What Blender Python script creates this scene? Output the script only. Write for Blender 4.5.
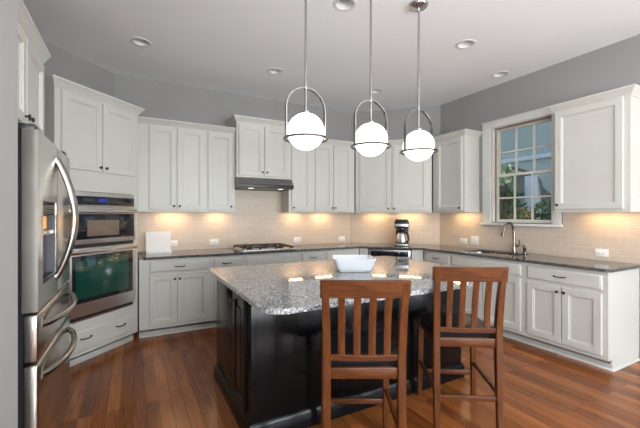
import bpy, bmesh, math, random
from mathutils import Vector, Matrix

random.seed(7)
for o in list(bpy.data.objects):
    bpy.data.objects.remove(o, do_unlink=True)
SC = bpy.context.scene
COL = SC.collection
R = math.radians
S2 = math.sqrt(2)

# ------------------------------------------------------------------ camera, sky, exposure
cam_data = bpy.data.cameras.new('camera')
cam = bpy.data.objects.new('camera', cam_data)
COL.objects.link(cam)
cam.location = (0, 0, 1.386)
cam.rotation_euler = (R(90), 0, R(-28.317))
cam_data.sensor_width = 36
cam_data.lens = 346.356 / 640 * 36
cam_data.shift_y = 0.756 / 640
cam_data.clip_start = 0.02
SC.camera = cam

SC.view_settings.view_transform = 'Standard'
SC.view_settings.look = 'None'
SC.view_settings.gamma = 1
SC.view_settings.exposure = 0.35
SC.view_settings.use_curve_mapping = False

world = bpy.data.worlds.new('sky')
SC.world = world
world.use_nodes = True
wn = world.node_tree
bg = wn.nodes['Background']
sky = wn.nodes.new('ShaderNodeTexSky')
sky.sky_type = 'NISHITA'
sky.sun_disc = False
sky.sun_elevation = R(48)
sky.sun_rotation = R(200)
wn.links.new(sky.outputs['Color'], bg.inputs['Color'])
bg.inputs['Strength'].default_value = 0.22

def area(name, loc, rot, sx, sy, power, color=(1, 1, 1), parent=None, spread=180):
    d = bpy.data.lights.new(name, 'AREA')
    d.shape = 'RECTANGLE'
    d.size = sx
    d.size_y = sy
    d.energy = power
    d.color = color
    d.spread = R(spread)
    o = bpy.data.objects.new(name, d)
    COL.objects.link(o)
    o.location = loc
    o.rotation_euler = rot
    if parent:
        o.parent = parent
    return o

FILL_TINT = (0.88, 0.95, 1.0)
# added fill lights behind the camera, outside unseen made-up windows
def fill_light(x, y, dx, dy, w, power):
    # area light added outside a made-up window, tilted up to brighten the ceiling
    q = Vector((dx, dy, 1.5)).normalized().to_track_quat('-Z', 'Z')
    area('added_fill_light', (x, y, 1.30), q.to_euler(), w, 2.2, power, FILL_TINT)

fill_light(0.75, -4.75, 0, 1, 1.9, 250)
fill_light(3.05, -4.75, 0, 1, 1.9, 250)
fill_light(5.05, -2.2, -1, 0, 2.4, 200)
fill_light(-1.20, -1.9, 1, 0, 2.4, 270)

# ------------------------------------------------------------------ room numbers
ZC = 3.115
YA = 4.9286
XC = 4.2668
SB = 8.1797            # wall_corner: x + y = SB
XL = -1.20
YBK = -4.0
FRAMES = {
    'A': ((0.0, YA), 0.0),
    'O': ((-0.2025, YA), R(45)),
    'B': ((3.2511, YA), R(-45)),
    'C': ((XC, 3.9129), R(-90)),
    'L': ((XL, 0.0), R(90)),
}

def wpos(wall, s, d, z=0.0):
    (ox, oy), a = FRAMES[wall]
    c, sn = math.cos(a), math.sin(a)
    return Vector((ox + c * s + sn * d, oy + sn * s - c * d, z))

# ------------------------------------------------------------------ materials
def mat(name, color, rough=0.5, metal=0.0, spec=0.5, coat=0.0, emit=None, estr=0.0, noise=0.0, nscale=8.0, bump=0.0, bscale=200.0):
    m = bpy.data.materials.new(name)
    m.use_nodes = True
    nt = m.node_tree
    p = nt.nodes['Principled BSDF']
    p.inputs['Base Color'].default_value = (*color, 1)
    p.inputs['Roughness'].default_value = rough
    p.inputs['Metallic'].default_value = metal
    p.inputs['Specular IOR Level'].default_value = spec
    p.inputs['Coat Weight'].default_value = coat
    p.inputs['Coat Roughness'].default_value = 0.08
    if emit:
        p.inputs['Emission Color'].default_value = (*emit, 1)
        p.inputs['Emission Strength'].default_value = estr
    tc = None
    if noise or bump:
        tc = nt.nodes.new('ShaderNodeTexCoord')
    if noise:
        n = nt.nodes.new('ShaderNodeTexNoise')
        n.inputs['Scale'].default_value = nscale
        n.inputs['Detail'].default_value = 3
        nt.links.new(tc.outputs['Object'], n.inputs['Vector'])
        r = nt.nodes.new('ShaderNodeValToRGB')
        lo, hi = 1 - noise, 1 + noise
        r.color_ramp.elements[0].position = 0.3
        r.color_ramp.elements[1].position = 0.7
        r.color_ramp.elements[0].color = (*[min(1, c * lo) for c in color], 1)
        r.color_ramp.elements[1].color = (*[min(1, c * hi) for c in color], 1)
        nt.links.new(n.outputs['Fac'], r.inputs['Fac'])
        nt.links.new(r.outputs['Color'], p.inputs['Base Color'])
    if bump:
        n2 = nt.nodes.new('ShaderNodeTexNoise')
        n2.inputs['Scale'].default_value = bscale
        nt.links.new(tc.outputs['Object'], n2.inputs['Vector'])
        b = nt.nodes.new('ShaderNodeBump')
        b.inputs['Strength'].default_value = bump
        b.inputs['Distance'].default_value = 0.001
        nt.links.new(n2.outputs['Fac'], b.inputs['Height'])
        nt.links.new(b.outputs['Normal'], p.inputs['Normal'])
    return m

def mapping(nt, scale=(1, 1, 1), rot=(0, 0, 0), out='Object'):
    tc = nt.nodes.new('ShaderNodeTexCoord')
    mp = nt.nodes.new('ShaderNodeMapping')
    mp.inputs['Scale'].default_value = scale
    mp.inputs['Rotation'].default_value = rot
    nt.links.new(tc.outputs[out], mp.inputs['Vector'])
    return mp.outputs['Vector']

def ramp(nt, fac, stops, const=False):
    r = nt.nodes.new('ShaderNodeValToRGB')
    while len(r.color_ramp.elements) < len(stops):
        r.color_ramp.elements.new(0.5)
    for e, (p, c) in zip(r.color_ramp.elements, stops):
        e.position = p
        e.color = (*c, 1)
    if const:
        r.color_ramp.interpolation = 'CONSTANT'
    nt.links.new(fac, r.inputs['Fac'])
    return r.outputs['Color']

def mixc(nt, mode, a, b, fac=1.0):
    m = nt.nodes.new('ShaderNodeMix')
    m.data_type = 'RGBA'
    m.blend_type = mode
    if isinstance(fac, (int, float)):
        m.inputs[0].default_value = fac
    else:
        nt.links.new(fac, m.inputs[0])
    for sock, v in ((m.inputs[6], a), (m.inputs[7], b)):
        if isinstance(v, tuple):
            sock.default_value = (*v, 1)
        else:
            nt.links.new(v, sock)
    return m.outputs[2]

def wood_floor():
    m = mat('oak_floor', (0.3, 0.12, 0.05), 0.22, spec=0.32)
    nt = m.node_tree
    p = nt.nodes['Principled BSDF']
    v = mapping(nt, rot=(0, 0, R(90)))
    br = nt.nodes.new('ShaderNodeTexBrick')
    br.offset = 0.37
    br.offset_frequency = 3
    br.inputs['Scale'].default_value = 1
    br.inputs['Brick Width'].default_value = 0.95
    br.inputs['Row Height'].default_value = 0.083
    br.inputs['Mortar Size'].default_value = 0.0012
    br.inputs['Mortar Smooth'].default_value = 0.3
    br.inputs['Bias'].default_value = 0.0
    br.inputs['Color1'].default_value = (0.40, 0.140, 0.038, 1)
    br.inputs['Color2'].default_value = (0.20, 0.058, 0.014, 1)
    br.inputs['Mortar'].default_value = (0.06, 0.02, 0.008, 1)
    nt.links.new(v, br.inputs['Vector'])
    g = nt.nodes.new('ShaderNodeTexNoise')
    g.inputs['Scale'].default_value = 1
    g.inputs['Detail'].default_value = 6
    g.inputs['Roughness'].default_value = 0.65
    g.inputs['Distortion'].default_value = 0.6
    nt.links.new(mapping(nt, (55, 3.2, 1)), g.inputs['Vector'])
    gr = ramp(nt, g.outputs['Fac'], [(0.3, (0.62, 0.58, 0.55)), (0.5, (1, 1, 1)), (0.72, (1.25, 1.2, 1.15))])
    c = mixc(nt, 'MULTIPLY', br.outputs['Color'], gr)
    n2 = nt.nodes.new('ShaderNodeTexNoise')
    n2.inputs['Scale'].default_value = 1
    n2.inputs['Detail'].default_value = 2
    nt.links.new(mapping(nt, (7, 0.9, 1)), n2.inputs['Vector'])
    gr2 = ramp(nt, n2.outputs['Fac'], [(0.35, (0.78, 0.75, 0.72)), (0.65, (1.15, 1.12, 1.1))])
    c = mixc(nt, 'MULTIPLY', c, gr2)
    nt.links.new(c, p.inputs['Base Color'])
    b = nt.nodes.new('ShaderNodeBump')
    b.inputs['Strength'].default_value = 0.12
    b.inputs['Distance'].default_value = 0.002
    nt.links.new(g.outputs['Fac'], b.inputs['Height'])
    nt.links.new(b.outputs['Normal'], p.inputs['Normal'])
    return m

def furniture_wood(name, a, b, rough=0.35, sc=(6, 60, 60)):
    m = mat(name, a, rough, spec=0.35, coat=0.06)
    nt = m.node_tree
    p = nt.nodes['Principled BSDF']
    g = nt.nodes.new('ShaderNodeTexNoise')
    g.inputs['Scale'].default_value = 1
    g.inputs['Detail'].default_value = 5
    g.inputs['Distortion'].default_value = 0.8
    nt.links.new(mapping(nt, sc), g.inputs['Vector'])
    nt.links.new(ramp(nt, g.outputs['Fac'], [(0.3, b), (0.65, a)]), p.inputs['Base Color'])
    return m

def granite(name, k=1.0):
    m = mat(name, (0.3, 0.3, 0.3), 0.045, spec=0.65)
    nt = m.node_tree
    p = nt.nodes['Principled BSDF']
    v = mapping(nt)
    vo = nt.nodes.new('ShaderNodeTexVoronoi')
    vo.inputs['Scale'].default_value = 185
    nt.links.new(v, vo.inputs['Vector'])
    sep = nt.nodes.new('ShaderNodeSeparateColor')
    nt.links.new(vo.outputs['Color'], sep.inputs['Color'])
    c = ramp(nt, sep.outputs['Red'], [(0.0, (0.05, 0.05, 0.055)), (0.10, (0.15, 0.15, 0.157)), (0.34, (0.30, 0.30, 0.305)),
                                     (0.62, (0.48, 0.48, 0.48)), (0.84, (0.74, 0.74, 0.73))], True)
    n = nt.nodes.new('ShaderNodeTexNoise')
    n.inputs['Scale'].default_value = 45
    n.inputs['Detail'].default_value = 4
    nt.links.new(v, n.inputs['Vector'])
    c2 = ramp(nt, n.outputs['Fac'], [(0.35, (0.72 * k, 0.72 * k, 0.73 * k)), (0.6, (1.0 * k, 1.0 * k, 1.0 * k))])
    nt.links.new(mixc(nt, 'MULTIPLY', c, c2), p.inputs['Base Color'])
    return m

def subway():
    m = mat('subway_tile', (0.6, 0.52, 0.44), 0.36, spec=0.35)
    nt = m.node_tree
    p = nt.nodes['Principled BSDF']
    # local x runs along the wall, local z up: put them on the texture's x and y
    v = mapping(nt, rot=(R(90), 0, 0))
    tc = nt.nodes.new('ShaderNodeTexCoord')
    sp = nt.nodes.new('ShaderNodeSeparateXYZ')
    cb = nt.nodes.new('ShaderNodeCombineXYZ')
    nt.links.new(tc.outputs['Object'], sp.inputs[0])
    nt.links.new(sp.outputs['X'], cb.inputs['X'])
    nt.links.new(sp.outputs['Z'], cb.inputs['Y'])
    br = nt.nodes.new('ShaderNodeTexBrick')
    br.inputs['Scale'].default_value = 1
    br.inputs['Brick Width'].default_value = 0.1525
    br.inputs['Row Height'].default_value = 0.0635
    br.inputs['Mortar Size'].default_value = 0.0022
    br.inputs['Mortar Smooth'].default_value = 0.2
    br.inputs['Color1'].default_value = (0.62, 0.515, 0.425, 1)
    br.inputs['Color2'].default_value = (0.59, 0.485, 0.40, 1)
    br.inputs['Mortar'].default_value = (0.68, 0.59, 0.50, 1)
    nt.links.new(cb.outputs[0], br.inputs['Vector'])
    nt.links.new(br.outputs['Color'], p.inputs['Base Color'])
    b = nt.nodes.new('ShaderNodeBump')
    b.invert = True
    b.inputs['Strength'].default_value = 0.5
    b.inputs['Distance'].default_value = 0.002
    nt.links.new(br.outputs['Fac'], b.inputs['Height'])
    nt.links.new(b.outputs['Normal'], p.inputs['Normal'])
    return m

def steel(name, col=(0.62, 0.60, 0.58), rough=0.28, sc=(2, 2, 300)):
    m = mat(name, col, rough, metal=1.0)
    nt = m.node_tree
    p = nt.nodes['Principled BSDF']
    n = nt.nodes.new('ShaderNodeTexNoise')
    n.inputs['Scale'].default_value = 1
    nt.links.new(mapping(nt, sc), n.inputs['Vector'])
    c = ramp(nt, n.outputs['Fac'], [(0.3, (rough - 0.02,) * 3), (0.7, (rough + 0.02,) * 3)])
    nt.links.new(c, p.inputs['Roughness'])
    return m

def glass_pane():
    m = bpy.data.materials.new('window_glass')
    m.use_nodes = True
    nt = m.node_tree
    nt.nodes.remove(nt.nodes['Principled BSDF'])
    t = nt.nodes.new('ShaderNodeBsdfTransparent')
    t.inputs['Color'].default_value = (0.93, 0.96, 0.95, 1)
    g = nt.nodes.new('ShaderNodeBsdfGlossy')
    g.inputs['Roughness'].default_value = 0.02
    fr = nt.nodes.new('ShaderNodeFresnel')
    fr.inputs['IOR'].default_value = 1.5
    mx = nt.nodes.new('ShaderNodeMixShader')
    nt.links.new(fr.outputs[0], mx.inputs[0])
    nt.links.new(t.outputs[0], mx.inputs[1])
    nt.links.new(g.outputs[0], mx.inputs[2])
    nt.links.new(mx.outputs[0], nt.nodes['Material Output'].inputs['Surface'])
    return m

M = {}
M['paint'] = mat('wall_paint', (0.315, 0.303, 0.295), 0.7, noise=0.03, nscale=1.5, bump=0.1)
M['ceil'] = mat('ceiling_paint', (0.89, 0.89, 0.89), 0.8, noise=0.01, nscale=1.0)
M['trim'] = mat('trim_paint', (0.72, 0.71, 0.69), 0.4, noise=0.01, nscale=3)
M['cab'] = mat('cabinet_paint', (0.615, 0.602, 0.555), 0.42, noise=0.015, nscale=3)
M['floor'] = wood_floor()
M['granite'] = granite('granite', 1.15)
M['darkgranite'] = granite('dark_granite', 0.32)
M['tile'] = subway()
M['black'] = mat('espresso_paint', (0.006, 0.0055, 0.006), 0.2, spec=0.2, noise=0.1, nscale=5)
M['steel'] = steel('stainless_steel', (0.66, 0.625, 0.58), 0.22, (2, 2, 40))
M['steel_h'] = steel('brushed_steel', (0.78, 0.765, 0.75), 0.36, (300, 300, 2))
M['hoodsteel'] = mat('dark_steel', (0.33, 0.32, 0.31), 0.35, metal=1, noise=0.03)
M['handle'] = mat('steel_handle', (0.42, 0.40, 0.38), 0.2, metal=1, noise=0.02)
M['hoopmetal'] = mat('satin_nickel', (0.42, 0.41, 0.40), 0.2, metal=1, noise=0.02)
M['ringmetal'] = mat('dark_nickel', (0.22, 0.21, 0.20), 0.25, metal=1, noise=0.02)
M['chrome'] = mat('polished_nickel', (0.62, 0.61, 0.60), 0.14, metal=1, noise=0.02)
M['nickel'] = mat('brushed_nickel', (0.25, 0.21, 0.18), 0.25, metal=1, noise=0.05, nscale=30)
M['bronze'] = mat('dark_bronze', (0.06, 0.055, 0.05), 0.35, metal=0.8, noise=0.1, nscale=30)
M['dark'] = mat('dark_plastic', (0.02, 0.02, 0.022), 0.35, noise=0.1, nscale=20)
M['iron'] = mat('cast_iron', (0.025, 0.022, 0.02), 0.55, bump=0.3)
M['blackglass'] = mat('black_glass', (0.015, 0.016, 0.02), 0.04, spec=0.7, noise=0.05, nscale=2)
M['globe'] = mat('opal_glass', (0.9, 0.9, 0.9), 0.25, emit=(1.0, 0.99, 0.975), estr=2.4, noise=0.005)
M['wood'] = furniture_wood('cherry_wood', (0.142, 0.043, 0.010), (0.062, 0.016, 0.004), sc=(45, 45, 5))
M['wood_h'] = furniture_wood('cherry_wood_rail', (0.142, 0.043, 0.010), (0.062, 0.016, 0.004), sc=(5, 45, 45))
M['leather'] = mat('black_leather', (0.012, 0.013, 0.016), 0.32, bump=0.4, bscale=150)
M['ceramic'] = mat('white_ceramic', (0.80, 0.83, 0.86), 0.18, coat=0.3, noise=0.01)
M['white'] = mat('white_plastic', (0.85, 0.84, 0.83), 0.35, noise=0.01)
M['paper'] = mat('paper', (0.86, 0.86, 0.86), 0.7, noise=0.01)
M['lens'] = mat('lamp_lens', (0.42, 0.42, 0.42), 0.4, noise=0.03)
M['ledlens'] = mat('warm_lens', (0.9, 0.8, 0.6), 0.4, emit=(1.0, 0.72, 0.38), estr=4.0, noise=0.01)
M['glass'] = glass_pane()
M['vinyl'] = mat('window_vinyl', (0.74, 0.71, 0.65), 0.4, noise=0.01)
M['jamb'] = mat('jamb_wood', (0.30, 0.22, 0.16), 0.45, noise=0.08)
M['leaf'] = mat('leaf_green', (0.045, 0.13, 0.025), 0.5, noise=0.5, nscale=3)
M['leafpale'] = mat('leaf_pale', (0.58, 0.74, 0.42), 0.5, noise=0.35, nscale=6)
M['bark'] = mat('bark', (0.06, 0.04, 0.025), 0.8, noise=0.3)
M['soil'] = mat('mulch', (0.26, 0.16, 0.06), 0.9, noise=0.4, nscale=10)
M['porch'] = mat('porch_paint', (0.30, 0.34, 0.28), 0.6, noise=0.05)
M['porchtrim'] = mat('porch_trim', (0.62, 0.66, 0.70), 0.5, noise=0.03)
M['olive'] = mat('porch_arch_paint', (0.40, 0.45, 0.42), 0.6, noise=0.05)
M['led'] = mat('display_blue', (0.02, 0.03, 0.2), 0.2, emit=(0.05, 0.10, 0.9), estr=0.12, noise=0.01)
M['amber'] = mat('dispenser_reflection', (0.9, 0.55, 0.2), 0.4, emit=(1.0, 0.45, 0.08), estr=0.45, noise=0.02)  # amber glow painted in for a warm reflection in the bay
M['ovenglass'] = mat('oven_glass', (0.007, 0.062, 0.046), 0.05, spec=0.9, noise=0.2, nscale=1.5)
M['screen'] = mat('oven_screen', (0.20, 0.15, 0.11), 0.3, noise=0.05)
M['greyplastic'] = mat('grey_plastic', (0.10, 0.10, 0.115), 0.4, noise=0.05)

# ------------------------------------------------------------------ mesh helpers
class MB:
    def __init__(self):
        self.bm = bmesh.new()

    def box(self, x0, x1, y0, y1, z0, z1, bev=0.0, seg=2):
        bm = self.bm
        n0 = len(bm.verts)
        vs = [bm.verts.new((x, y, z)) for x in (x0, x1) for y in (y0, y1) for z in (z0, z1)]
        F = [(0, 1, 3, 2), (4, 6, 7, 5), (0, 4, 5, 1), (2, 3, 7, 6), (0, 2, 6, 4), (1, 5, 7, 3)]
        fs = [bm.faces.new([vs[i] for i in f]) for f in F]
        if bev:
            es = set(e for f in fs for e in f.edges)
            bmesh.ops.bevel(bm, geom=list(es), offset=bev, segments=seg, profile=0.5, affect='EDGES')
        return self

    def loft(self, rings, cap0=True, cap1=True, closed=True):
        bm = self.bm
        vr = [[bm.verts.new(p) for p in r] for r in rings]
        n = len(vr[0])
        for a, b in zip(vr, vr[1:]):
            for i in range(n if closed else n - 1):
                j = (i + 1) % n
                try:
                    bm.faces.new((a[i], a[j], b[j], b[i]))
                except ValueError:
                    pass
        if cap0:
            bm.faces.new(list(reversed(vr[0])))
        if cap1:
            bm.faces.new(vr[-1])
        return self

    def lathe(self, prof, c=(0, 0), seg=32, axis='z'):
        rings = []
        for r, z in prof:
            ring = []
            for k in range(seg):
                a = 2 * math.pi * k / seg
                x, y = max(r, 1e-4) * math.cos(a), max(r, 1e-4) * math.sin(a)
                if axis == 'z':
                    ring.append((c[0] + x, c[1] + y, z))
                elif axis == 'y':      # prof z is distance towards -y
                    ring.append((c[0] + x, -z, c[1] + y))
                else:
                    ring.append((z, c[0] + x, c[1] + y))
            rings.append(ring)
        return self.loft(rings)

    def tube(self, pts, rad, seg=12, sx=1.0, sy=1.0, up=None, square=False):
        pts = [Vector(p) for p in pts]
        n = len(pts)
        rad = rad if isinstance(rad, (list, tuple)) else [rad] * n
        tang = []
        for i in range(n):
            t = (pts[min(i + 1, n - 1)] - pts[max(i - 1, 0)]).normalized()
            tang.append(t)
        u = Vector(up) if up else (Vector((0, 0, 1)) if abs(tang[0].z) < 0.9 else Vector((1, 0, 0)))
        rings = []
        a = (u - tang[0] * u.dot(tang[0])).normalized()
        for i in range(n):
            a = (a - tang[i] * a.dot(tang[i])).normalized()
            b = tang[i].cross(a)
            ring = []
            if square:
                q = [(-1, -1), (1, -1), (1, 1), (-1, 1)]
                c = 0.78
                q = [(-1, -c), (-c, -1), (c, -1), (1, -c), (1, c), (c, 1), (-c, 1), (-1, c)]
                for (p, s) in q:
                    ring.append(pts[i] + a * (p * rad[i] * sx) + b * (s * rad[i] * sy))
            else:
                for k in range(seg):
                    w = 2 * math.pi * k / seg
                    ring.append(pts[i] + a * (math.cos(w) * rad[i] * sx) + b * (math.sin(w) * rad[i] * sy))
            rings.append(ring)
        return self.loft(rings)

    def torus(self, c, R0, r, seg=48, rs=10, h=1.0):
        bm = self.bm
        g = []
        for i in range(seg):
            a = 2 * math.pi * i / seg
            g.append([bm.verts.new((c[0] + (R0 + r * math.cos(2 * math.pi * j / rs)) * math.cos(a),
                                    c[1] + (R0 + r * math.cos(2 * math.pi * j / rs)) * math.sin(a),
                                    c[2] + h * r * math.sin(2 * math.pi * j / rs))) for j in range(rs)])
        for i in range(seg):
            for j in range(rs):
                i2, j2 = (i + 1) % seg, (j + 1) % rs
                bm.faces.new((g[i][j], g[i2][j], g[i2][j2], g[i][j2]))
        return self

    def poly(self, outer, z0, z1, holes=()):
        """flat outline in x, y with holes, extruded from z0 to z1"""
        bm = self.bm
        es = []
        for loop in [outer] + list(holes):
            vs = [bm.verts.new((x, y, z0)) for x, y in loop]
            for i in range(len(vs)):
                es.append(bm.edges.new((vs[i], vs[(i + 1) % len(vs)])))
        r = bmesh.ops.triangle_fill(bm, edges=es, use_beauty=True)
        fs = [g for g in r['geom'] if isinstance(g, bmesh.types.BMFace)]
        e = bmesh.ops.extrude_face_region(bm, geom=fs)
        vs = [g for g in e['geom'] if isinstance(g, bmesh.types.BMVert)]
        bmesh.ops.translate(bm, verts=vs, vec=(0, 0, z1 - z0))
        return self

    def prism(self, prof, x0, x1):
        """profile of (y, z) extruded along x"""
        return self.loft([[(x0, y, z) for y, z in prof], [(x1, y, z) for y, z in prof]])

    def frontpanel(self, x0, x1, z0, z1, prof):
        """rectangular loops (inset, y) from the back to the middle of a door front"""
        rings = []
        for ins, y in prof:
            rings.append([(x0 + ins, y, z0 + ins), (x1 - ins, y, z0 + ins), (x1 - ins, y, z1 - ins), (x0 + ins, y, z1 - ins)])
        return self.loft(rings)

    def build(self, name, m, parent=None, bevel=0.0, bseg=2, smooth=35, mods=None):
        bm = self.bm
        bmesh.ops.recalc_face_normals(bm, faces=bm.faces)
        ang = R(smooth)
        for f in bm.faces:
            f.smooth = True
        for e in bm.edges:
            if len(e.link_faces) == 2:
                if e.calc_face_angle(0) > ang:
                    e.smooth = False
        me = bpy.data.meshes.new(name)
        bm.to_mesh(me)
        bm.free()
        me.materials.append(m)
        o = bpy.data.objects.new(name, me)
        COL.objects.link(o)
        if parent:
            o.parent = parent
        if bevel:
            b = o.modifiers.new('bevel', 'BEVEL')
            b.width = bevel
            b.segments = bseg
            b.limit_method = 'ANGLE'
            b.angle_limit = R(40)
            b.harden_normals = False
        return o

def spline(pts, n=8):
    P = [Vector(p) for p in pts]
    out = []
    for i in range(len(P) - 1):
        p0, p1, p2, p3 = P[max(i - 1, 0)], P[i], P[i + 1], P[min(i + 2, len(P) - 1)]
        for k in range(n):
            t = k / n
            out.append(0.5 * ((2 * p1) + (p2 - p0) * t + (2 * p0 - 5 * p1 + 4 * p2 - p3) * t * t + (3 * p1 - p0 - 3 * p2 + p3) * t ** 3))
    out.append(P[-1])
    return out

def tag(o, label, cat, group=None):
    o['label'] = label
    o['category'] = cat
    if group:
        o['group'] = group
    return o

def thing(name, label, cat, loc, rz=0.0, group=None):
    o = bpy.data.objects.new(name, None)
    COL.objects.link(o)
    o.empty_display_size = 0.05
    o.location = loc
    o.rotation_euler = (0, 0, rz)
    return tag(o, label, cat, group)

def wthing(name, label, cat, wall, s, z=0.0, d=0.0, group=None):
    return thing(name, label, cat, wpos(wall, s, d, z), FRAMES[wall][1], group)

def struct(o):
    o['kind'] = 'structure'
    return o

def rounded(x0, x1, y0, y1, r, n=6):
    pts = []
    for cx, cy, a0 in ((x1 - r, y1 - r, 0), (x0 + r, y1 - r, 90), (x0 + r, y0 + r, 180), (x1 - r, y0 + r, 270)):
        for k in range(n + 1):
            a = R(a0 + 90 * k / n)
            pts.append((cx + r * math.cos(a), cy + r * math.sin(a)))
    return pts

def circle(cx, cy, r, n=28):
    return [(cx + r * math.cos(2 * math.pi * k / n), cy + r * math.sin(2 * math.pi * k / n)) for k in range(n)]

# ------------------------------------------------------------------ the room
CANS = [(0.067, 3.90), (1.499, 3.923), (1.528, 2.404), (2.964, 2.386), (3.964, 2.696), (2.983, 3.888)]
struct(MB().box(-1.35, 4.42, YBK - 0.15, YA + 0.15, -0.12, 0).build('floor', M['floor']))
struct(MB().poly([(-1.32, YBK - 0.12), (4.387, YBK - 0.12), (4.387, YA + 0.12), (-1.32, YA + 0.12)], ZC, ZC + 0.10,
                 [circle(x, y, 0.075) for x, y in CANS]).build('ceiling', M['ceil']))

def wall_box(name, wall, s0, s1, parent=None):
    o = MB().box(s0, s1, 0, 0.12, 0, ZC).build(name, M['paint'])
    o.location = wpos(wall, 0, 0)
    o.rotation_euler = (0, 0, FRAMES[wall][1])
    return struct(o)

wall_box('wall_back', 'A', -0.2025, 3.2511)
wall_box('wall_back_left', 'O', -1.411, 0.0)
wall_box('wall_back_right', 'B', 0.0, 1.437)
wall_box('wall_left', 'L', 1.85, 3.931)
# right wall with the sink window and one made-up opening added for fill light (local x = distance towards the camera)
wy = lambda y: 3.9129 - y
w1 = (wy(3.02), wy(2.25), 1.285, 2.555)
w2 = (wy(-1.1), wy(-3.3), 0.45, 2.65)
b = MB()
b.box(0, w1[0], 0, 0.14, 0, ZC)
b.box(w1[0], w1[1], 0, 0.14, 0, w1[2]).box(w1[0], w1[1], 0, 0.14, w1[3], ZC)
b.box(w1[1], w2[0], 0, 0.14, 0, ZC)
b.box(w2[0], w2[1], 0, 0.14, 0, w2[2]).box(w2[0], w2[1], 0, 0.14, w2[3], ZC)
b.box(w2[1], wy(YBK), 0, 0.14, 0, ZC)
o = struct(b.build('wall_right', M['paint']))
o.location = wpos('C', 0, 0)
o.rotation_euler = (0, 0, R(-90))
# wall beside the camera that hides the refrigerator's flank
b = MB()
b.box(-0.54, -0.42, YBK, -3.0, 0, ZC).box(-0.54, -0.42, -0.8, 1.85, 0, ZC)
b.box(-0.54, -0.42, -3.0, -0.8, 0, 0.45).box(-0.54, -0.42, -3.0, -0.8, 2.65, ZC)  # made-up opening, added so fill light enters from this side
b.box(-1.32, -0.54, 1.73, 1.85, 0, ZC)
struct(b.build('wall_near', mat('near_wall_lit_paint', (0.43, 0.43, 0.43), 0.7, noise=0.02, nscale=1.5)))  # light falling on this wall is put into its paler base colour
# wall behind the camera with two made-up openings added for fill light
b = MB()
xs = [(-0.42, -0.1, 0), (-0.1, 1.6, 1), (1.6, 2.2, 0), (2.2, 3.9, 1), (3.9, XC, 0)]
for x0, x1, hole in xs:
    if hole:
        b.box(x0, x1, YBK - 0.12, YBK, 0, 0.4).box(x0, x1, YBK - 0.12, YBK, 2.7, ZC)
    else:
        b.box(x0, x1, YBK - 0.12, YBK, 0, ZC)
struct(b.build('wall_front', M['paint']))

def added_window(name, loc, rz, w, z0, z1):  # frame of an unseen made-up window, added around a fill light opening
    f = MB()
    f.box(-w / 2, -w / 2 + 0.06, 0.02, 0.08, z0, z1).box(w / 2 - 0.06, w / 2, 0.02, 0.08, z0, z1)
    f.box(-w / 2, w / 2, 0.02, 0.08, z0, z0 + 0.06).box(-w / 2, w / 2, 0.02, 0.08, z1 - 0.06, z1)
    f.box(-0.03, 0.03, 0.02, 0.08, z0, z1)
    o = struct(f.build(name, M['trim']))
    o.location = loc
    o.rotation_euler = (0, 0, rz)

added_window('added_window_2', (0.75, YBK, 0), R(180), 1.7, 0.4, 2.7)
added_window('added_window_3', (3.05, YBK, 0), R(180), 1.7, 0.4, 2.7)
added_window('added_window_4', (XC, -2.2, 0), R(-90), 2.2, 0.45, 2.65)
added_window('added_window_5', (-0.42, -1.9, 0), R(90), 2.2, 0.45, 2.65)

def baseboard(name, wall, s0, s1):
    o = MB().prism([(0, 0), (0, 0.13), (-0.006, 0.13), (-0.012, 0.11), (-0.014, 0.02), (-0.026, 0.012), (-0.026, 0)], s0, s1).build(name, M['trim'])
    o.location = wpos(wall, 0, 0)
    o.rotation_euler = (0, 0, FRAMES[wall][1])
    return struct(o)

baseboard('baseboard_right', 'C', 2.452, wy(YBK))

# backsplash tile, one sheet for each stretch of wall
def splash(name, wall, rects):
    b = MB()
    for s0, s1, z0, z1 in rects:
        b.box(s0, s1, -0.008, -0.0005, z0 - 0.914, z1 - 0.914)
    o = b.build(name, M['tile'])
    o.location = wpos(wall, 0, 0, 0.914)
    o.rotation_euler = (0, 0, FRAMES[wall][1])
    return struct(o)

splash('backsplash_back', 'A', [(-0.17, 1.19, 0.9145, 1.418), (1.19, 1.98, 0.9145, 1.75), (1.98, 3.246, 0.9145, 1.418)])
splash('backsplash_corner', 'B', [(0.006, 1.431, 0.9145, 1.418)])
splash('backsplash_right', 'C', [(0.006, 0.702, 0.9145, 1.418), (0.702, 0.757, 0.9145, 1.418), (0.757, 1.775, 0.9145, 1.24), (1.775, 2.47, 0.9145, 1.418)])

# the sink window: local x towards the camera, local -y into the room
win = bpy.data.objects.new('window_1', None)
COL.objects.link(win)
win.location = wpos('C', 0, 0)
win.rotation_euler = (0, 0, R(-90))
struct(win)
x0, x1, z0, z1 = w1
b = MB()
cas = [(-0.0005, 0), (-0.018, 0), (-0.022, 0.012), (-0.016, 0.02), (-0.016, 0.075), (-0.012, 0.09), (-0.0005, 0.09)]
b.box(x0 - 0.135, x0 - 0.005, -0.016, -0.0005, 1.276, z1 + 0.09, 0.003)
b.box(x0 - 0.045, x0 - 0.005, -0.022, -0.014, 1.276, z1 + 0.005, 0.003)
b.box(x1 + 0.005, x1 + 0.10, -0.016, -0.0005, 1.276, z1 + 0.09, 0.003)
b.box(x0 - 0.135, x1 + 0.10, -0.018, -0.0005, z1 - 0.005, z1 + 0.09, 0.003)
b.box(x0 - 0.142, x1 + 0.107, -0.026, -0.0005, z1 + 0.075, z1 + 0.092, 0.003)
b.build('casing', M['trim'], win)
MB().box(x0 - 0.155, x1 + 0.115, -0.05, -0.0005, 1.244, 1.276, 0.006).build('sill', M['trim'], win)
b = MB()
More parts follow.
